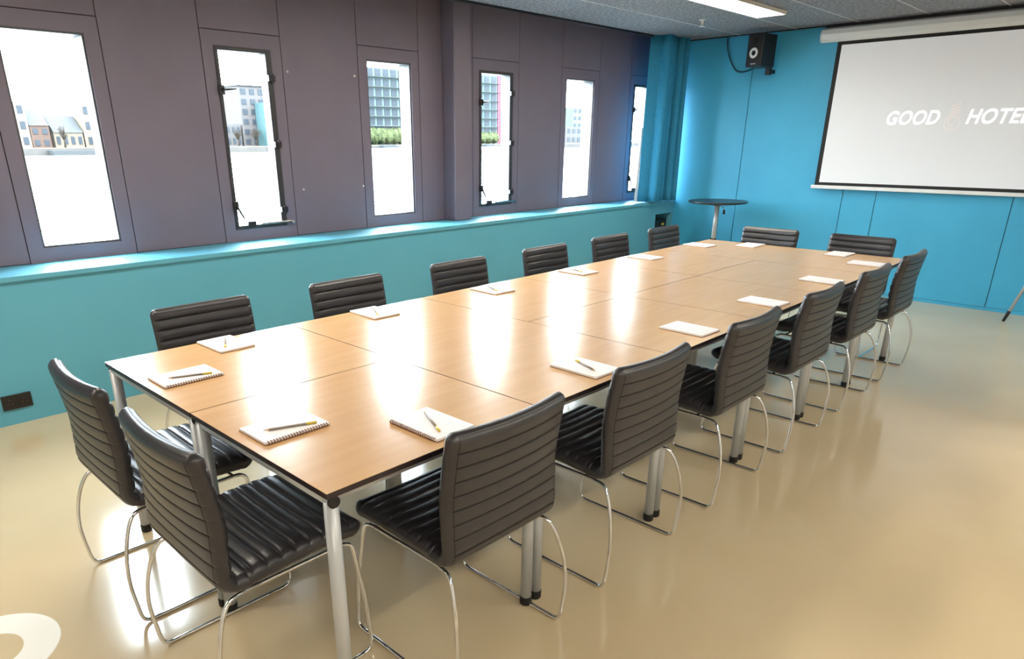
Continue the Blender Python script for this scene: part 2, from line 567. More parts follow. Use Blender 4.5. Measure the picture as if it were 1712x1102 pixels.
# ------------------------------------------------------------------ chairs
def shell_mesh(name, path, hw, th, rib, r0, r1, Rc, curve, vseam=False):
    """padded strip: path = (y,z) centre line; ribs stitched across; r0/r1 = rounded ends"""
    pts = [Vector((0, p[0], p[1])) for p in path]
    S = [0.0]
    for a, b in zip(pts[:-1], pts[1:]):
        S.append(S[-1] + (b - a).length)
    L = S[-1]
    us = [-1, -0.985, -0.95, -0.91, -0.9, -0.75, -0.5, -0.25, 0, 0.25, 0.5, 0.75, 0.9, 0.91, 0.95, 0.985, 1]
    n, mu = len(pts), len(us)
    V, Fc, Mi = [], [], []
    def pos(i, u, side):
        t = (pts[min(i + 1, n - 1)] - pts[max(i - 1, 0)]).normalized()
        nrm = Vector((0, t.z, -t.y))      # to the sitter's side
        s = S[i]
        d0 = s if r0 else 9
        d1 = L - s if r1 else 9
        w = hw
        dd = min(d0, d1)
        if dd < Rc:
            w = hw - Rc + math.sqrt(max(Rc * Rc - (Rc - dd) ** 2, 0))
        x = u * w
        rr = th * 0.75
        d = min(w - abs(x), dd)
        q = 1 - min(max(d, 0) / rr, 1)
        e = math.sqrt(max(1 - q * q, 0))
        ph = (s % rib) / rib
        dist = min(ph, 1 - ph) * rib
        gr = math.exp(-(dist / 0.003) ** 2)
        puff = math.sin(math.pi * ph) ** 0.7
        edge = min(1.0, max(0, (w - abs(x)) / 0.02))
        k = th / 2 * e + ((0.0045 * puff - 0.004 * gr) * edge if side > 0 else (0.001 * puff - 0.002 * gr) * edge) * e
        p = pts[i] + nrm * (k * side)
        c = curve(s / L) * u * u
        return (x, p.y + c * nrm.y, p.z + c * nrm.z)
    for side in (1, -1):
        for i in range(n):
            for u in us:
                V.append(pos(i, u, side))
    off = n * mu
    for i in range(n - 1):
        for j in range(mu - 1):
            a, b, c, d = i * mu + j, i * mu + j + 1, (i + 1) * mu + j + 1, (i + 1) * mu + j
            Fc.append((a, b, c, d))
            Fc.append((off + d, off + c, off + b, off + a))
            mid = (S[i] + S[i + 1]) / 2
            dm = min(mid % rib, rib - mid % rib)
            Mi += [0, 1 if ((dm < 0.0024 and 0.02 < mid < L - 0.02 and 3 <= j <= mu - 5) or (vseam and j in (3, mu - 5) and mid < L - 0.015)) else 0]
    for j in range(mu - 1):
        Fc.append((j + 1, j, off + j, off + j + 1))
        q = (n - 1) * mu
        Fc.append((q + j, q + j + 1, off + q + j + 1, off + q + j))
        Mi += [0, 0]
    me = bpy.data.meshes.new(name)
    me.from_pydata(V, [], Fc)
    me.polygons.foreach_set('material_index', Mi)
    bm = bmesh.new()
    bm.from_mesh(me)
    bmesh.ops.remove_doubles(bm, verts=bm.verts, dist=0.0002)
    bmesh.ops.recalc_face_normals(bm, faces=bm.faces)
    for f in bm.faces:
        f.smooth = True
    bm.to_mesh(me)
    bm.free()
    me.materials.append(M['leather'])
    me.materials.append(M['seam'])
    return me

def resample(path, rib):
    """points along the path, dense at the stitched seams and at both ends"""
    P = [Vector(p) for p in path]
    S = [0.0]
    for a, b in zip(P[:-1], P[1:]):
        S.append(S[-1] + (b - a).length)
    L = S[-1]
    want = {0.0, L}
    for e in (0.001, 0.003, 0.007, 0.012, 0.018, 0.025):
        want |= {e, L - e}
    k = 0
    while k * rib < L:
        for f in (-0.006, -0.003, -0.0014, 0.0, 0.0014, 0.003, 0.006, 0.012, rib / 2, rib - 0.012):
            q = k * rib + f
            if 0 < q < L:
                want.add(q)
        k += 1
    out = []
    last = -1
    for q in sorted(want):
        if q - last < 0.0006 and q != L:
            continue
        last = q
        i = max(j for j in range(len(S)) if S[j] <= q + 1e-9)
        i = min(i, len(P) - 2)
        t = (q - S[i]) / max(S[i + 1] - S[i], 1e-9)
        out.append(tuple(P[i].lerp(P[i + 1], t)))
    return out

seat_ctrl = [(0.232, 0.428), (0.205, 0.440), (0.10, 0.446), (-0.04, 0.440), (-0.125, 0.434)]
back_ctrl = [(-0.125, 0.434), (-0.168, 0.437), (-0.193, 0.462), (-0.199, 0.52), (-0.206, 0.61), (-0.219, 0.715), (-0.240, 0.832)]
sp = smooth_path([(0, a, b) for a, b in seat_ctrl + back_ctrl[1:]], 16)
sp = [(p.y, p.z) for p in sp]
ks = 4 * 16
seat_p = resample(sp[:ks + 3], 0.044)
back_p = resample(sp[ks:], 0.0445)
seat_me = shell_mesh('seat', seat_p, 0.235, 0.062, 0.044, True, False, 0.035, lambda f: 0.006)
back_me = shell_mesh('backrest', back_p, 0.236, 0.048, 0.0445, False, True, 0.03, lambda f: 0.022 * min(1, max(0, (f - 0.15) / 0.4)), True)

def chair_frame(s):
    xo, xi = 0.246, 0.205
    P = [(s * xi, 0.165, 0.400), (s * xi, -0.135, 0.398), (s * (xi + 0.012), -0.196, 0.388), (s * 0.235, -0.236, 0.30), (s * xo, -0.252, 0.18), (s * xo, -0.240, 0.05)]
    a = smooth_path(P[1:], 5)
    lower = round_path([P[-1], (s * xo, -0.232, 0.0068), (s * xo, 0.232, 0.0068), (s * (xo - 0.01), 0.222, 0.20), (s * (xi + 0.005), 0.205, 0.399), P[0]],
                       [0, 0.03, 0.035, 0.0, 0.03, 0], 5)
    pts = a + lower[1:]
    return MB().tube(pts, 0.0065, 8, closed=True)
frame_me = {s: chair_frame(s).mesh('sled_leg', M['chrome']) for s in (-1, 1)}
cross_me = MB().tube([(-0.205, 0.16, 0.4005), (0.205, 0.16, 0.4005)], 0.0065, 8).mesh('crossbar', M['chrome'])
cross2_me = MB().tube([(-0.205, -0.10, 0.3985), (0.205, -0.10, 0.3985)], 0.0065, 8).mesh('crossbar', M['chrome'])

def chair(x, y, rz, label, group):
    c = empty('conference_chair', (x, y, 0), rz)
    tag(c, label, 'chair', group)
    link_mesh('seat', seat_me, c)
    link_mesh('backrest', back_me, c)
    for s in (-1, 1):
        link_mesh('sled_leg', frame_me[s], c)
    link_mesh('crossbar', cross_me, c)
    link_mesh('crossbar', cross2_me, c)
    return c

G = 'ribbed leather chairs around the conference table'
ORD = ['nearest the camera', 'second from the camera', 'third from the camera', 'fourth from the camera', 'fifth from the camera', 'last before the far end']
for i, y in enumerate([0.530, 1.275, 2.087, 2.88, 3.685, 4.465]):
    chair(-0.11, y, math.pi / 2 + [0.0, 0.0, 0.01, 0, 0, 0][i], 'black ribbed chair on the open floor side, %s' % ORD[i], G)
ORDL = ['first from the near end', 'second from the near end', 'third from the near end', 'fourth from the near end', 'fifth from the near end', 'last before the corner']
for i, y in enumerate([0.545, 1.35, 2.185, 3.02, 3.81, 4.60]):
    chair(-1.605, y, -math.pi / 2, 'dark ribbed chair between table and low teal wall, %s' % ORDL[i], G)
chair(-1.115, 0.018, 0, 'black ribbed chair at the near table end, closer to the windows', G)
chair(-0.462, 0.018, 0, 'black ribbed chair at the near table end, beside the front table leg', G)
chair(-1.12, 4.90, math.pi, 'dark ribbed chair at the far table end, left of the screen', G)
chair(-0.41, 4.90, math.pi, 'dark ribbed chair at the far table end, below the screen', G)

# ------------------------------------------------------------------ notepads and pencils
pad_paper = MB().box(-0.074, -0.105, 0.0016, 0.074, 0.105, 0.009).mesh('paper_block', M['paper'], 0.0006)
pad_card = MB().box(-0.075, -0.106, 0.0, 0.075, 0.106, 0.0015).mesh('card_backing', M['card'])
loop_me = MB().tube([(0.074 + 0.0055 * math.cos(a), 0, 0.005 + 0.0058 * math.sin(a)) for a in [i * math.pi / 4 for i in range(8)]], 0.0012, 5, closed=True).mesh('binding_loop', M['comb'])
def pad(x, y, rz, label, loops=0):
    p = empty('notepad', (x, y, TZ + 0.0002), rz)
    tag(p, label, 'notepad', 'notepads laid out one per seat')
    link_mesh('paper_block', pad_paper, p)
    link_mesh('card_backing', pad_card, p)
    if loops:
        for k in range(loops):
            link_mesh('binding_loop', loop_me, p, (0, -0.095 + 0.19 * k / (loops - 1), 0))
    return p
def pencil(ax, ay, bx, by, label):
    L = math.hypot(bx - ax, by - ay)
    p = empty('pencil', (ax, ay, TZ + 0.0132), math.atan2(by - ay, bx - ax))
    tag(p, label, 'pencil', 'pencils lying on the notepads')
    MB().tube([(0.016, 0, 0), (L - 0.03, 0, 0)], 0.0037, 6).build('shaft', M['pencil'], p)
    MB().tube([(0.004, 0, 0), (0.0162, 0, 0)], [0.0012, 0.0036], 6).build('sharpened_tip', M['wood_tip'], p)
    MB().tube([(0.0, 0, 0), (0.0042, 0, 0)], [0.0004, 0.0012], 6).build('lead', M['graphite'], p)
    MB().tube([(L - 0.031, 0, 0), (L, 0, 0)], 0.0039, 6).build('end_cap', M['pencil_tip'], p)
    return p
pad(-1.098, 0.143, 0.0, 'white notepad at the near table end, window side seat', 22)
pad(-0.433, 0.146, 0.0, 'white notepad at the near table end, right-hand seat', 22)
lp = [0.437, 1.203, 2.0, 2.79, 3.58, 4.40]
rp = [0.462, 1.217, 1.985, 2.745, 3.555, 4.365]
for i in range(6):
    pad(-1.388 + [0, 0, .03, .03, .03, .015][i], lp[i], -math.pi / 2 + [0.02, -0.03, -0.05, -0.05, -0.05, -0.06][i], 'white notepad before the window side chair %s' % ORDL[i])
    pad(-0.142, rp[i], -math.pi / 2 + [0.0, -0.02, -0.04, -0.06, -0.03, 0.02][i], 'white notepad before the open floor side chair %s' % ORD[i], 22 if i == 0 else 0)
pad(-1.082, 4.668, math.pi, 'white notepad at the far table end, before the chair left of the screen')
pad(-0.418, 4.676, math.pi, 'white notepad at the far table end, before the chair below the screen')
pencil(-1.096, 0.076, -1.042, 0.215, 'grey pencil with yellow end on the near end pad, window side')
pencil(-0.433, 0.078, -0.378, 0.220, 'grey pencil with yellow end on the near end pad, right seat')
pencil(-1.458, 0.470, -1.318, 0.402, 'pencil on the first window side notepad')
pencil(-1.448, 1.238, -1.315, 1.165, 'pencil on the second window side notepad')
pencil(-1.428, 2.03, -1.29, 1.965, 'pencil on the third window side notepad')
pencil(-1.43, 2.80, -1.30, 2.755, 'pencil on the fourth window side notepad')
pencil(-0.216, 0.497, -0.07, 0.428, 'pencil on the notepad before the nearest chair')
pencil(-0.075, 1.188, -0.205, 1.244, 'yellow ended pencil on the notepad before the second chair')

# ------------------------------------------------------------------ projection screen
SY = YW - 0.075
sc = empty('projection_screen', (-0.41, YW - 0.004, 1.04))
tag(sc, 'large white pull-down projection screen with black border on the teal wall', 'screen')
def scb(name, m, x0, y0, z0, x1, y1, z1, bevel=0.0, parent=None):
    o = MB().box(x0 + 0.41, y0 - YW + 0.004, z0 - 1.04, x1 + 0.41, y1 - YW + 0.004, z1 - 1.04).build(name, m, parent or sc, bevel=bevel)
    return o
SX0, SX1 = -1.545, 0.725
case = MB()
prof = [(-0.004, 2.425), (-0.004, 2.545), (-0.06, 2.55), (-0.11, 2.53), (-0.125, 2.485), (-0.115, 2.44), (-0.08, 2.415)]
case.prism([(a + 0.004, b - 1.04) for a, b in prof], 'x', -1.695 + 0.41, 0.875 + 0.41)
case.build('roller_case', M['scr_case'], sc, bevel=0.006)
for e in (-1.695, 0.875):
    s = -1 if e < 0 else 1
    MB().prism([(a * 1.02 + 0.004, b - 1.04) for a, b in prof], 'x', e + 0.41 + s * 0.001, e + 0.41 + s * 0.012).build('case_end_cap', M['white'], sc, bevel=0.003)
scb('border', M['scr_black'], SX0, SY - 0.001, 1.075, SX1, SY + 0.001, 2.42)
surf = scb('image_surface', M['scr'], SX0 + 0.042, SY - 0.0025, 1.105, SX1 - 0.042, SY - 0.0012, 2.385)
scb('bottom_bar', M['scr_case'], SX0 - 0.03, SY - 0.016, 1.042, SX1 + 0.03, SY + 0.010, 1.076, 0.004)

def text_mesh(txt, size, name, m, parent, x, z, y, shear=0.22, width=None):
    cu = bpy.data.curves.new(name, 'FONT')
    cu.body = txt
    cu.size = size
    cu.shear = shear
    cu.offset = 0.0025
    cu.space_character = 1.06
    ob = bpy.data.objects.new(name, cu)
    C.objects.link(ob)
    bpy.context.view_layer.update()
    dg = bpy.context.evaluated_depsgraph_get()
    me = bpy.data.meshes.new_from_object(ob.evaluated_get(dg))
    bpy.data.objects.remove(ob, do_unlink=True)
    xs_ = [v.co.x for v in me.vertices]
    x0, x1 = min(xs_), max(xs_)
    k = width / (x1 - x0) if width else 1
    for v in me.vertices:
        v.co = Vector(((v.co.x - x0) * k, 0, v.co.y))
    me.materials.clear()
    me.materials.append(m)
    o = bpy.data.objects.new(name, me)
    C.objects.link(o)
    o.parent = parent
    o.location = (x + 0.41, y - YW + 0.004, z - 1.04)
    return o
LY = SY - 0.0034
text_mesh('GOOD', 0.168, 'lettering', M['scr_text'], sc, -0.972, 1.653, LY, width=0.44)
text_mesh('HOTEL', 0.168, 'lettering', M['scr_text'], sc, -0.318, 1.653, LY, width=0.465)
# emblem between the two words: a ring with an inner curl under stacked bars and a small peak
emb = MB()
def ribbon(pts, w, closed=False):
    P = [Vector((p[0], 0, p[1])) for p in pts]
    N = len(P)
    b = len(emb.v)
    for i in range(N):
        a = P[i - 1] if (i > 0 or closed) else P[i]
        c = P[(i + 1) % N] if (i < N - 1 or closed) else P[i]
        t = (c - a).normalized()
        nn = Vector((-t.z, 0, t.x)) * (w / 2)
        emb.v.append(tuple(P[i] + nn))
        emb.v.append(tuple(P[i] - nn))
    for i in range(N if closed else N - 1):
        j = (i + 1) % N
        emb.f.append((b + 2 * i, b + 2 * i + 1, b + 2 * j + 1, b + 2 * j))
        emb.smooth.append(False)
ex, ez = -0.425, 1.66
ell = lambda cx, cz, rx, rz, a0, a1, n=24: [(cx + rx * math.cos(a0 + (a1 - a0) * i / n), cz + rz * math.sin(a0 + (a1 - a0) * i / n)) for i in range(n + 1)]
ribbon(ell(0, 0, 0.062, 0.062, 0, 6.28), 0.006)
ribbon(ell(0, 0.012, 0.034, 0.034, 0.6, 5.6), 0.006)
ribbon([(-0.036, 0.078), (0.042, 0.086)], 0.009)
ribbon([(-0.032, 0.098), (0.044, 0.106)], 0.009)
ribbon([(-0.028, 0.120), (0.046, 0.130)], 0.009)
ribbon([(-0.026, 0.150), (0.004, 0.142), (0.03, 0.176), (0.048, 0.15)], 0.008)
emb.build('emblem', M['scr_logo'], sc, loc=(ex + 0.41, LY - YW + 0.004, ez - 1.04))

# ------------------------------------------------------------------ ceiling lamps, sprinkler
for i, (x, y) in enumerate(LIGHTS):
    lampo = empty('ceiling_lamp', (x, y, ZC))
    tag(lampo, 'long cream ceiling lamp above the far end of the table' if i == 0 else 'long cream ceiling lamp in the lamp rows above and behind the camera', 'lamp', 'ceiling lamps')
    hx, hy = 0.125, 0.75
    hs = MB().box(-hx - 0.012, -hy - 0.012, -0.014, hx + 0.012, hy + 0.012, -0.0025)
    hs.box(-hx - 0.012, -hy - 0.012, -0.030, -hx, hy + 0.012, -0.0141).box(hx, -hy - 0.012, -0.030, hx + 0.012, hy + 0.012, -0.0141)
    hs.box(-hx, -hy - 0.012, -0.030, hx, -hy, -0.0141).box(-hx, hy, -0.030, hx, hy + 0.012, -0.0141)
    hs.build('housing', M['lamp_body'], lampo)
    MB().box(-hx + 0.001, -hy + 0.001, -0.024, hx - 0.001, hy - 0.001, -0.0145).build('diffuser', M['lamp'], lampo)
sk = empty('sprinkler', (-2.39, 5.95, ZC))
tag(sk, 'small white sprinkler head on the dark ceiling', 'sprinkler')
MB().lathe([(0.035, -0.001), (0.033, -0.006), (0.012, -0.01), (0.011, -0.05), (0.014, -0.052)], 16).build('body', M['white'], sk)
MB().lathe([(0.026, -0.058), (0.026, -0.061)], 16).build('deflector', M['white'], sk)
for s in (-1, 1):
    MB().tube([(s * 0.012, 0, -0.045), (s * 0.02, 0, -0.059)], 0.002, 6).build('arm', M['white'], sk)

# ------------------------------------------------------------------ loudspeaker and cable
SPX, SPY = -2.225, 6.92
spk = empty('wall_speaker', (SPX, SPY, 2.222), 0.0)
spk.rotation_euler = (0, 0, math.radians(-8))
spk.scale = (0.88, 0.9, 0.93)
tag(spk, 'black loudspeaker with pale cone on a wall bracket near the ceiling', 'speaker')
MB().box(-0.10, -0.13, 0.0, 0.10, 0.14, 0.325).build('cabinet', M['spk'], spk, bevel=0.008)
baf = MB().box(-0.092, -0.137, 0.008, 0.092, -0.1305, 0.317).build('baffle', M['spk'], spk, bevel=0.003)
MB().lathe([(0.078, 0), (0.078, -0.006), (0.066, -0.008)], 24, (0, -0.1372, 0.13), 'y').build('woofer_ring', M['rubber'], baf)
MB().lathe([(0.056, -0.006), (0.05, -0.010), (0.02, -0.0075)], 24, (0, -0.1372, 0.135), 'y').build('woofer_cone', M['spk_grey'], baf)
MB().lathe([(0.019, -0.008), (0.016, -0.016), (0.004, -0.019)], 18, (0, -0.1372, 0.135), 'y').build('dust_cap', M['rubber'], baf)
MB().lathe([(0.034, 0), (0.034, -0.005), (0.026, -0.006)], 20, (0, -0.1372, 0.255), 'y').build('tweeter_ring', M['rubber'], baf)
MB().lathe([(0.015, -0.005), (0.009, -0.012), (0.003, -0.014)], 16, (0, -0.1372, 0.255), 'y').build('tweeter_dome', M['spk'], baf)
MB().box(-0.03, -0.141, 0.024, 0.035, -0.1372, 0.032).build('front_port', M['spk_grey'], baf)
MB().box(0.02, 0.10, -0.075, 0.075, 0.155, 0.0).build('bracket', M['spk'], spk, bevel=0.004)
MB().box(0.025, 0.15, -0.06, 0.07, 0.235, -0.02).build('bracket_arm', M['spk'], spk, bevel=0.003)
cb = smooth_path([(-2.735, 7.172, 2.578), (-2.725, 7.172, 2.47), (-2.68, 7.17, 2.35), (-2.60, 7.16, 2.24), (-2.52, 7.14, 2.21), (-2.42, 7.10, 2.215), (-2.27, 7.072, 2.26)], 8)
cable = MB().tube(cb, 0.009, 8).build('speaker_cable', M['teal_core'])
tag(cable, 'dark cable looping from the ceiling to the loudspeaker', 'cable')

# ------------------------------------------------------------------ curtain in the corner
cv = MB()
n_f = 5
prof = []
ya, yb = 6.50, 7.10
NN = 150
for i in range(NN + 1):
    t = i / NN
    if t < 0.12:
        yy = ya + t * 0.9
        xx = -3.285 + 0.09 * (t / 0.12)
    else:
        q = (t - 0.12) / 0.88
        w_ = q * n_f * 2 * math.pi + 0.6
        amp = 0.082 + 0.028 * math.sin(q * 9.1 + 1)
        yy = ya + 0.108 + (yb - ya - 0.108) * q - 0.03 * math.sin(2 * w_) * (0.7 + 0.3 * math.sin(q * 5))
        xx = -3.205 + amp * math.sin(w_)
    prof.append((xx, yy))
zs = [ZL + 0.012 + (ZC + 0.0 - ZL - 0.012) * k / 14 for k in range(15)]
for z in zs:
    f = (ZC - z) / (ZC - ZL)
    for k, (x, y) in enumerate(prof):
        cv.v.append((x * 1.0 + 0.01 * f * math.sin(k * 0.21), y + 0.03 * f * (0.5 - k / NN) * 0 - 0.02 * f * (1 - k / NN), z))
W_ = NN + 1
for a in range(14):
    for k in range(NN):
        cv.f.append((a * W_ + k, a * W_ + k + 1, (a + 1) * W_ + k + 1, (a + 1) * W_ + k))
        cv.smooth.append(True)
cur = cv.build('curtain', M['curtain'])
sm = cur.modifiers.new('thickness', 'SOLIDIFY')
sm.thickness = 0.004
tag(cur, 'teal pleated curtain drawn back into the far left corner', 'curtain')
ln = MB()
lpts = [(0.0, 0.0), (0.012, 0.0), (0.012, 0.7), (0.0, 0.7)]
for k in range(9):
    z = ZL + 0.013 + 0.8 * k / 8
    b = 0.05 * (1 - k / 8) ** 1.6
    ln.v += [(-3.291, 6.478 - b, z), (-3.291, 6.482 + 0.02 * k / 8, z), (-3.295, 6.482 + 0.02 * k / 8, z), (-3.295, 6.478 - b, z)]
for k in range(8):
    for q in range(4):
        q2 = (q + 1) % 4
        ln.f.append((k * 4 + q, k * 4 + q2, k * 4 + 4 + q2, k * 4 + 4 + q))
        ln.smooth.append(False)
ln.f += [(0, 1, 2, 3), (32, 33, 34, 35)]
ln.smooth += [False, False]
ln.build('lining_edge', M['lining'], cur)

# ------------------------------------------------------------------ high table in the corner
ht = empty('standing_table', (-2.395, 6.70, 0))
tag(ht, 'small round black-topped table on a chrome column in the far corner', 'table')
MB().lathe([(0.285, 0.868), (0.312, 0.874), (0.315, 0.886), (0.31, 0.892)], 40).build('tabletop', M['hightop'], ht)
MB().lathe([(0.026, 0.40), (0.026, 0.8475)], 18).build('column', M['alu'], ht)
MB().lathe([(0.09, 0.848), (0.09, 0.8675)], 20).build('mounting_plate', M['rubber'], ht)
MB().lathe([(0.034, 0.44), (0.034, 0.485)], 18).build('collar', M['rubber'], ht)
MB().lathe([(0.036, 0.03), (0.036, 0.36), (0.045, 0.40), (0.045, 0.425), (0.035, 0.439)], 20).build('lower_column', M['chrome'], ht)
MB().lathe([(0.22, 0.0), (0.22, 0.010), (0.15, 0.02), (0.05, 0.0295)], 36).build('base', M['chrome'], ht)
lv = MB().tube([(0.03, 0.0, 0.84), (0.075, 0, 0.825), (0.085, 0, 0.80)], 0.004, 8).build('height_lever', M['chrome'], ht)
MB().tube([(0.085, 0, 0.80), (0.088, 0, 0.755)], [0.01, 0.014], 10).build('lever_grip', M['rubber'], lv)

# ------------------------------------------------------------------ sockets, box in the niche, tour-viewer ring, easel
so = empty('socket_plate', (XL - 0.012, -0.018, 0.135))
tag(so, 'black double socket plate low on the teal wall', 'socket')
MB().box(0.0005, -0.075, -0.043, 0.010, 0.075, 0.043).build('plate', M['socket'], so, bevel=0.003)
for s in (-1, 1):
    sk_ = MB().box(0.0101, s * 0.036 - 0.028, -0.028, 0.0125, s * 0.036 + 0.028, 0.028).build('socket', M['socket'], so, bevel=0.001)
    for (dy, dz) in ((0, 0.014), (-0.011, -0.008), (0.011, -0.008)):
        MB().box(0.0126, s * 0.036 + dy - 0.0028, dz - 0.005, 0.0132, s * 0.036 + dy + 0.0028, dz + 0.005).build('socket_slot', M['socket_hole'], sk_)
bx = empty('control_box', (XL - 0.15, 6.96, NZ0))
tag(bx, 'black equipment box inside the low wall niche behind the last chair', 'box')
MB().box(-0.10, -0.15, 0.006, 0.10, 0.15, 0.21).build('housing', M['spk'], bx, bevel=0.006)
MB().box(0.1005, 0.04, 0.14, 0.104, 0.09, 0.165).build('indicator', M['pencil_tip'], bx)
for (sx, sy) in ((-1, -1), (1, -1), (-1, 1), (1, 1)):
    MB().lathe([(0.01, 0), (0.01, 0.0062)], 10, (sx * 0.08, sy * 0.1, 0)).build('foot', M['rubber'], bx)

rg = MB()  # navigation marker of the virtual-tour viewer, added as a flat ring
nr = 64
rc = (-1.075, -0.627)
for (r, z) in ((0.098, 0.0004), (0.100, 0.0012), (0.202, 0.0012), (0.204, 0.0004)):
    for k in range(nr):
        a = 2 * math.pi * k / nr
        rg.v.append((rc[0] + r * math.cos(a), rc[1] + r * math.sin(a), z))
for i in range(4):
    for k in range(nr):
        k2 = (k + 1) % nr
        j = (i + 1) % 4
        rg.f.append((i * nr + k, i * nr + k2, j * nr + k2, j * nr + k))
        rg.smooth.append(False)
rgo = rg.build('viewer_ring', M['ring'])
tag(rgo, 'white tour-viewer marker ring added on the floor at the bottom left', 'viewer marker')

ea = empty('flip_chart_easel', (0.83, 6.9, 0))
tag(ea, 'silver tripod easel whose slanting leg shows at the right edge', 'easel')
apex = Vector((0, 0.02, 1.72))
for (x, y) in ((-0.432, -0.11), (0.432, -0.11), (0.0, 0.22)):
    foot = Vector((x, y, 0.05))
    d = (apex - foot).normalized()
    lg = MB().tube([foot, apex], 0.0125, 10).build('leg', M['alu'], ea)
    MB().tube([foot - d * 0.048, foot + d * 0.05], [0.011, 0.0155], 10).build('rubber_foot', M['rubber'], lg)
MB().box(-0.33, -0.075, 0.95, 0.33, -0.055, 1.85).build('board', M['white'], ea, bevel=0.004)
MB().box(-0.31, -0.12, 0.93, 0.31, -0.055, 0.945).build('pen_tray', M['alu'], ea, bevel=0.003)
MB().box(-0.06, -0.05, 1.66, 0.06, 0.05, 1.76).build('head', M['rubber'], ea, bevel=0.006)

# ------------------------------------------------------------------ outside: dock, far quay and buildings
ZWAT = -1.25
wat = MB().box(-169.99, -260, ZWAT - 1, XWIN - 1.2, 620, ZWAT).build('dock_water', M['water'])
tag(wat, 'pale rippled dock water outside the windows', 'water', kind='stuff')
qy = empty('far_quay', (-170, 100, ZWAT))
tag(qy, 'long concrete quay edge across the water', 'quay')
MB().box(-240, -240, -1, 0, 400, 1.3).build('quay_wall', M['quay'], qy)
MB().box(-0.8, -240, 1.301, -0.2, 400, 1.5).build('kerb', M['beige'], qy)
ZG = ZWAT + 1.301

def building(name, label, x, y0, y1, z1, m, cat='building', floors=0, cols=0, z0=None, depth=14, slab=False, wz=0.5, wy=0.5, roof=None, win=True):
    z0 = ZG if z0 is None else z0
    k = (x - 1.27) / (-169.27)
    y0, y1, z1 = -0.77 + (y0 + 0.77) * k, -0.77 + (y1 + 0.77) * k, 1.527 + (z1 - 1.527) * k
    b = empty(name, (x, (y0 + y1) / 2, z0))
    tag(b, label, cat, 'buildings across the water')
    hy = (y1 - y0) / 2
    H = z1 - z0
    MB().box(-depth, -hy, 0, 0, hy, H).build('wall', m, b)
    if roof == 'pitch':
        rh = 1.7
        MB().prism([(-depth - 0.3, H), (0.3, H), (-depth / 2, H + rh * 2)], 'y', -hy - 0.05, hy + 0.05).build('roof', M['grey_roof'], b)
    elif roof == 'flat':
        MB().box(-depth - 0.3, -hy - 0.3, H, 0.3, hy + 0.3, H + 0.35).build('roof', M['b_slab'], b)
    if floors:
        fh = H / floors
        cw = 2 * hy / max(cols, 1)
        wme = MB().box(0.0, -cw * wy / 2, 0, 0.12, cw * wy / 2, fh * wz).mesh('window', M['b_win'])
        sme = MB().box(0.0, -hy - 0.1, -0.14, 1.3, hy + 0.1, 0.14).mesh('balcony', M['b_slab'])
        for f in range(floors):
            for c in range(cols):
                link_mesh('window', wme, b, (0.001, -hy + cw * (c + 0.5), fh * (f + (1 - wz) / 2)))
            if slab and f > 0:
                link_mesh('balcony', sme, b, (0.001, 0, fh * f))
    return b

FX = -176
building('apartment_block', 'pale pink block at the left edge of the leftmost window view', FX, 36.0, 41.6, 8.9, M['brick_pale'], floors=3, cols=3)
building('terrace_house', 'brown house with grey pitched roof in the leftmost window view', FX, 41.75, 45.2, 4.5, M['brown'], floors=2, cols=2, roof='pitch', depth=9)
building('terrace_house', 'low beige house with grey roof in the middle of the leftmost view', FX, 45.9, 51.4, 3.2, M['beige'], floors=1, cols=4, roof='pitch', depth=9)
building('apartment_block', 'tall beige block at the right edge of the leftmost window view', FX, 51.7, 57.0, 9.0, M['beige'], floors=3, cols=2)
building('apartment_tower', 'grey balconied apartment tower seen through the second window', FX, 88.0, 99.5, 13.8, M['b_grey'], floors=6, cols=5, slab=False, wz=0.55, wy=0.55, roof='flat')
building('apartment_block', 'lower grey block left of the tower in the second window', FX, 83.5, 87.5, 5.3, M['b_grey'], floors=2, cols=3)
building('glass_block', 'wide pale glass apartment block filling the third window', FX - 2, 118, 143, 20.5, M['b_pale'], floors=8, cols=9, slab=True, wz=0.72, wy=0.72)
building('glass_block', 'teal glass apartment block in the window right of the pilaster', FX - 2, 160, 179.3, 21.0, M['b_teal'], floors=8, cols=6, slab=True, wz=0.7, wy=0.7)
building('pink_tower', 'narrow pink tower beside the teal glass block', FX - 2, 179.6, 184.0, 22.0, M['b_pink'], floors=8, cols=1, wy=0.3)
building('distant_block', 'slim grey tower in the fifth window view', FX - 22, 220.5, 226.0, 12.7, M['b_pale'], floors=5, cols=2)
building('distant_block', 'long low building in the fifth window view', FX + 1, 208, 232.0, 6.0, M['b_grey'], floors=2, cols=8)

tw = MB().box(-6, 0, 0, 1.5, 9.5, 7.0)
pd = empty('balcony_wing', (FX + 4.9, 99.0, ZG))
tag(pd, 'pale teal balconied wing of the tower in the second window', 'building', 'buildings across the water')
MB().box(-4.4, -3, 0, 0, 4.4, 10.5).build('wall', M['b_teal'], pd)
bme = MB().box(0, -3, -0.12, 1.6, 4.4, 0.9).mesh('balcony', M['b_pale'])
wme = MB().box(0, -1.4, 0.0, 0.1, 1.4, 1.1).mesh('window', M['b_win'])
for f in range(5):
    link_mesh('balcony', bme, pd, (0.001, 0, 1.9 * f + 1.0))
    link_mesh('window', wme, pd, (0.002, -0.6, 1.9 * f + 1.95))

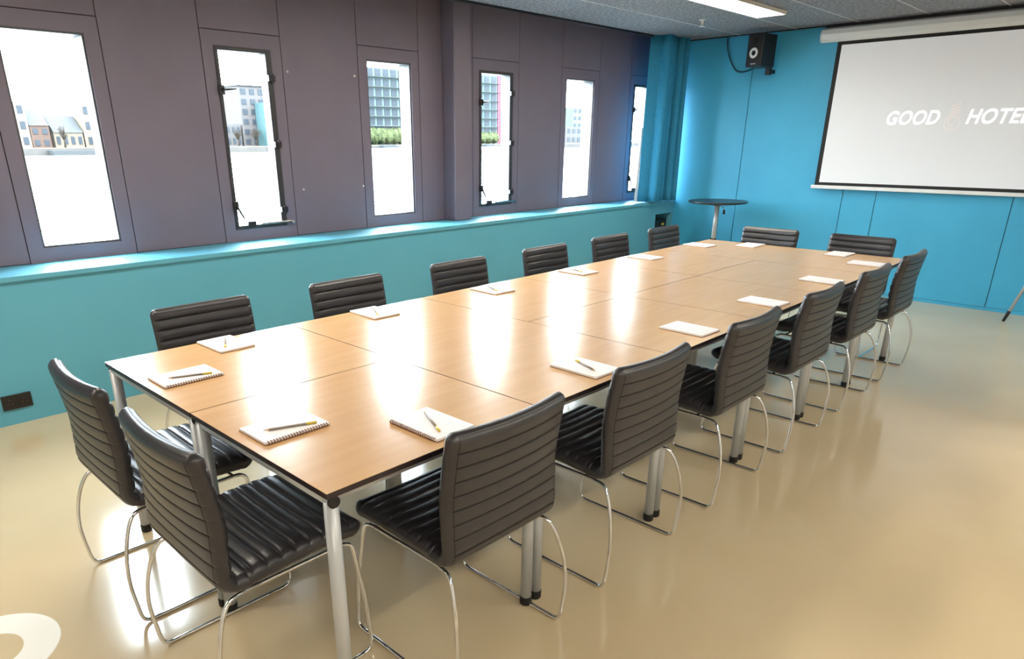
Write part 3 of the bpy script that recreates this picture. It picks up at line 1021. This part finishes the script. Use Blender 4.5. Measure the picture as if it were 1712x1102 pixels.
def hedge(y0, y1, z1, label, seed):
    k_ = (FX + 3 - 1.27) / (-169.27)
    y0, y1, z1 = -0.77 + (y0 + 0.77) * k_, -0.77 + (y1 + 0.77) * k_, 1.527 + (z1 - 1.527) * k_
    h = MB()
    n = max(3, int((y1 - y0) / 2.2))
    for k in range(n):
        yy = y0 + (y1 - y0) * (k + 0.5) / n
        h.blob((0, yy - (y0 + y1) / 2, (z1 - ZG) * 0.56), 2.2, (y1 - y0) / n * 0.75, (z1 - ZG) * 0.44, seed + k)
    o = h.build('hedge', M['hedge'], None, loc=(FX + 3, (y0 + y1) / 2, ZG))
    tag(o, label, 'hedge', 'hedges on the far quay')
hedge(120, 141, 4.6, 'long green hedge below the pale glass block in the third window', 11)
hedge(171, 179, 3.7, 'rounded green bush below the teal glass block', 31)
def tree(x, y, h, r, label, seed):
    y = -0.77 + (y + 0.77) * (x - 1.27) / (-169.27)
    t = empty('bare_tree', (x, y, ZG))
    tag(t, label, 'tree', 'trees on the far quay')
    MB().tube([(0, 0, 0.04), (0.1, 0.1, h * 0.6)], [0.22, 0.1], 8).build('trunk', M['bark'], t)
    rnd = random.Random(seed)
    cr = MB()
    for k in range(60):
        a0 = rnd.uniform(0, 6.28)
        z0 = h * rnd.uniform(0.3, 0.6)
        rr = r * rnd.uniform(0.4, 1.0)
        p0 = Vector((0.1 * z0 / h, 0.1 * z0 / h, z0))
        p1 = Vector((rr * math.cos(a0), rr * math.sin(a0), min(h, z0 + h * rnd.uniform(0.2, 0.45))))
        cr.tube([p0, p1], [0.05, 0.02], 5)
        for q in range(3):
            m_ = p0.lerp(p1, rnd.uniform(0.4, 0.9))
            cr.tube([m_, m_ + Vector((rnd.uniform(-.5, .5), rnd.uniform(-.5, .5), rnd.uniform(0.1, .6))) * r * 0.6], [0.03, 0.015], 4)
    cr.build('crown', M['bark'], t)
tree(FX + 3, 47.6, 4.6, 1.0, 'thin pale tree between the houses in the leftmost window view', 3)
tree(FX + 3, 54.5, 4.2, 1.2, 'pale tree before the tall beige block in the leftmost view', 5)
tree(FX + 3, 86.5, 4.4, 1.3, 'pale tree before the lower grey block in the second window', 8)
tree(FX + 3, 91.3, 4.8, 1.4, 'pale tree before the balconied tower in the second window', 9)
def boat(x, y, L, label):
    b = empty('moored_boat', (x, y, ZWAT))
    tag(b, label, 'boat', 'boats moored at the far quay')
    MB().prism([(-L / 2, 0.0), (L / 2 - 0.8, 0.0), (L / 2, 0.75), (-L / 2, 0.6)], 'x', -1.3, 1.3).build('hull', M['boat'], b, bevel=0.1)
    MB().prism([(-L * 0.3, 0.65), (L * 0.22, 0.7), (L * 0.12, 1.4), (-L * 0.28, 1.35)], 'x', -0.9, 0.9).build('cabin', M['b_win'], b, bevel=0.05)
boat(-168, 134, 12, 'white motor boat moored below the hedge in the third window')
boat(-168, 176, 9, 'white motor boat moored below the rounded bush')
bg = MB().prism([(-5.5, 0), (5.0, 0), (5.8, 1.0), (-5.8, 1.0)], 'x', -1.8, 1.8).build('barge', M['grey_roof'], None, loc=(-168, 50.3, ZWAT))
tag(bg, 'dark grey barge along the quay in the leftmost window view', 'boat', 'boats moored at the far quay')
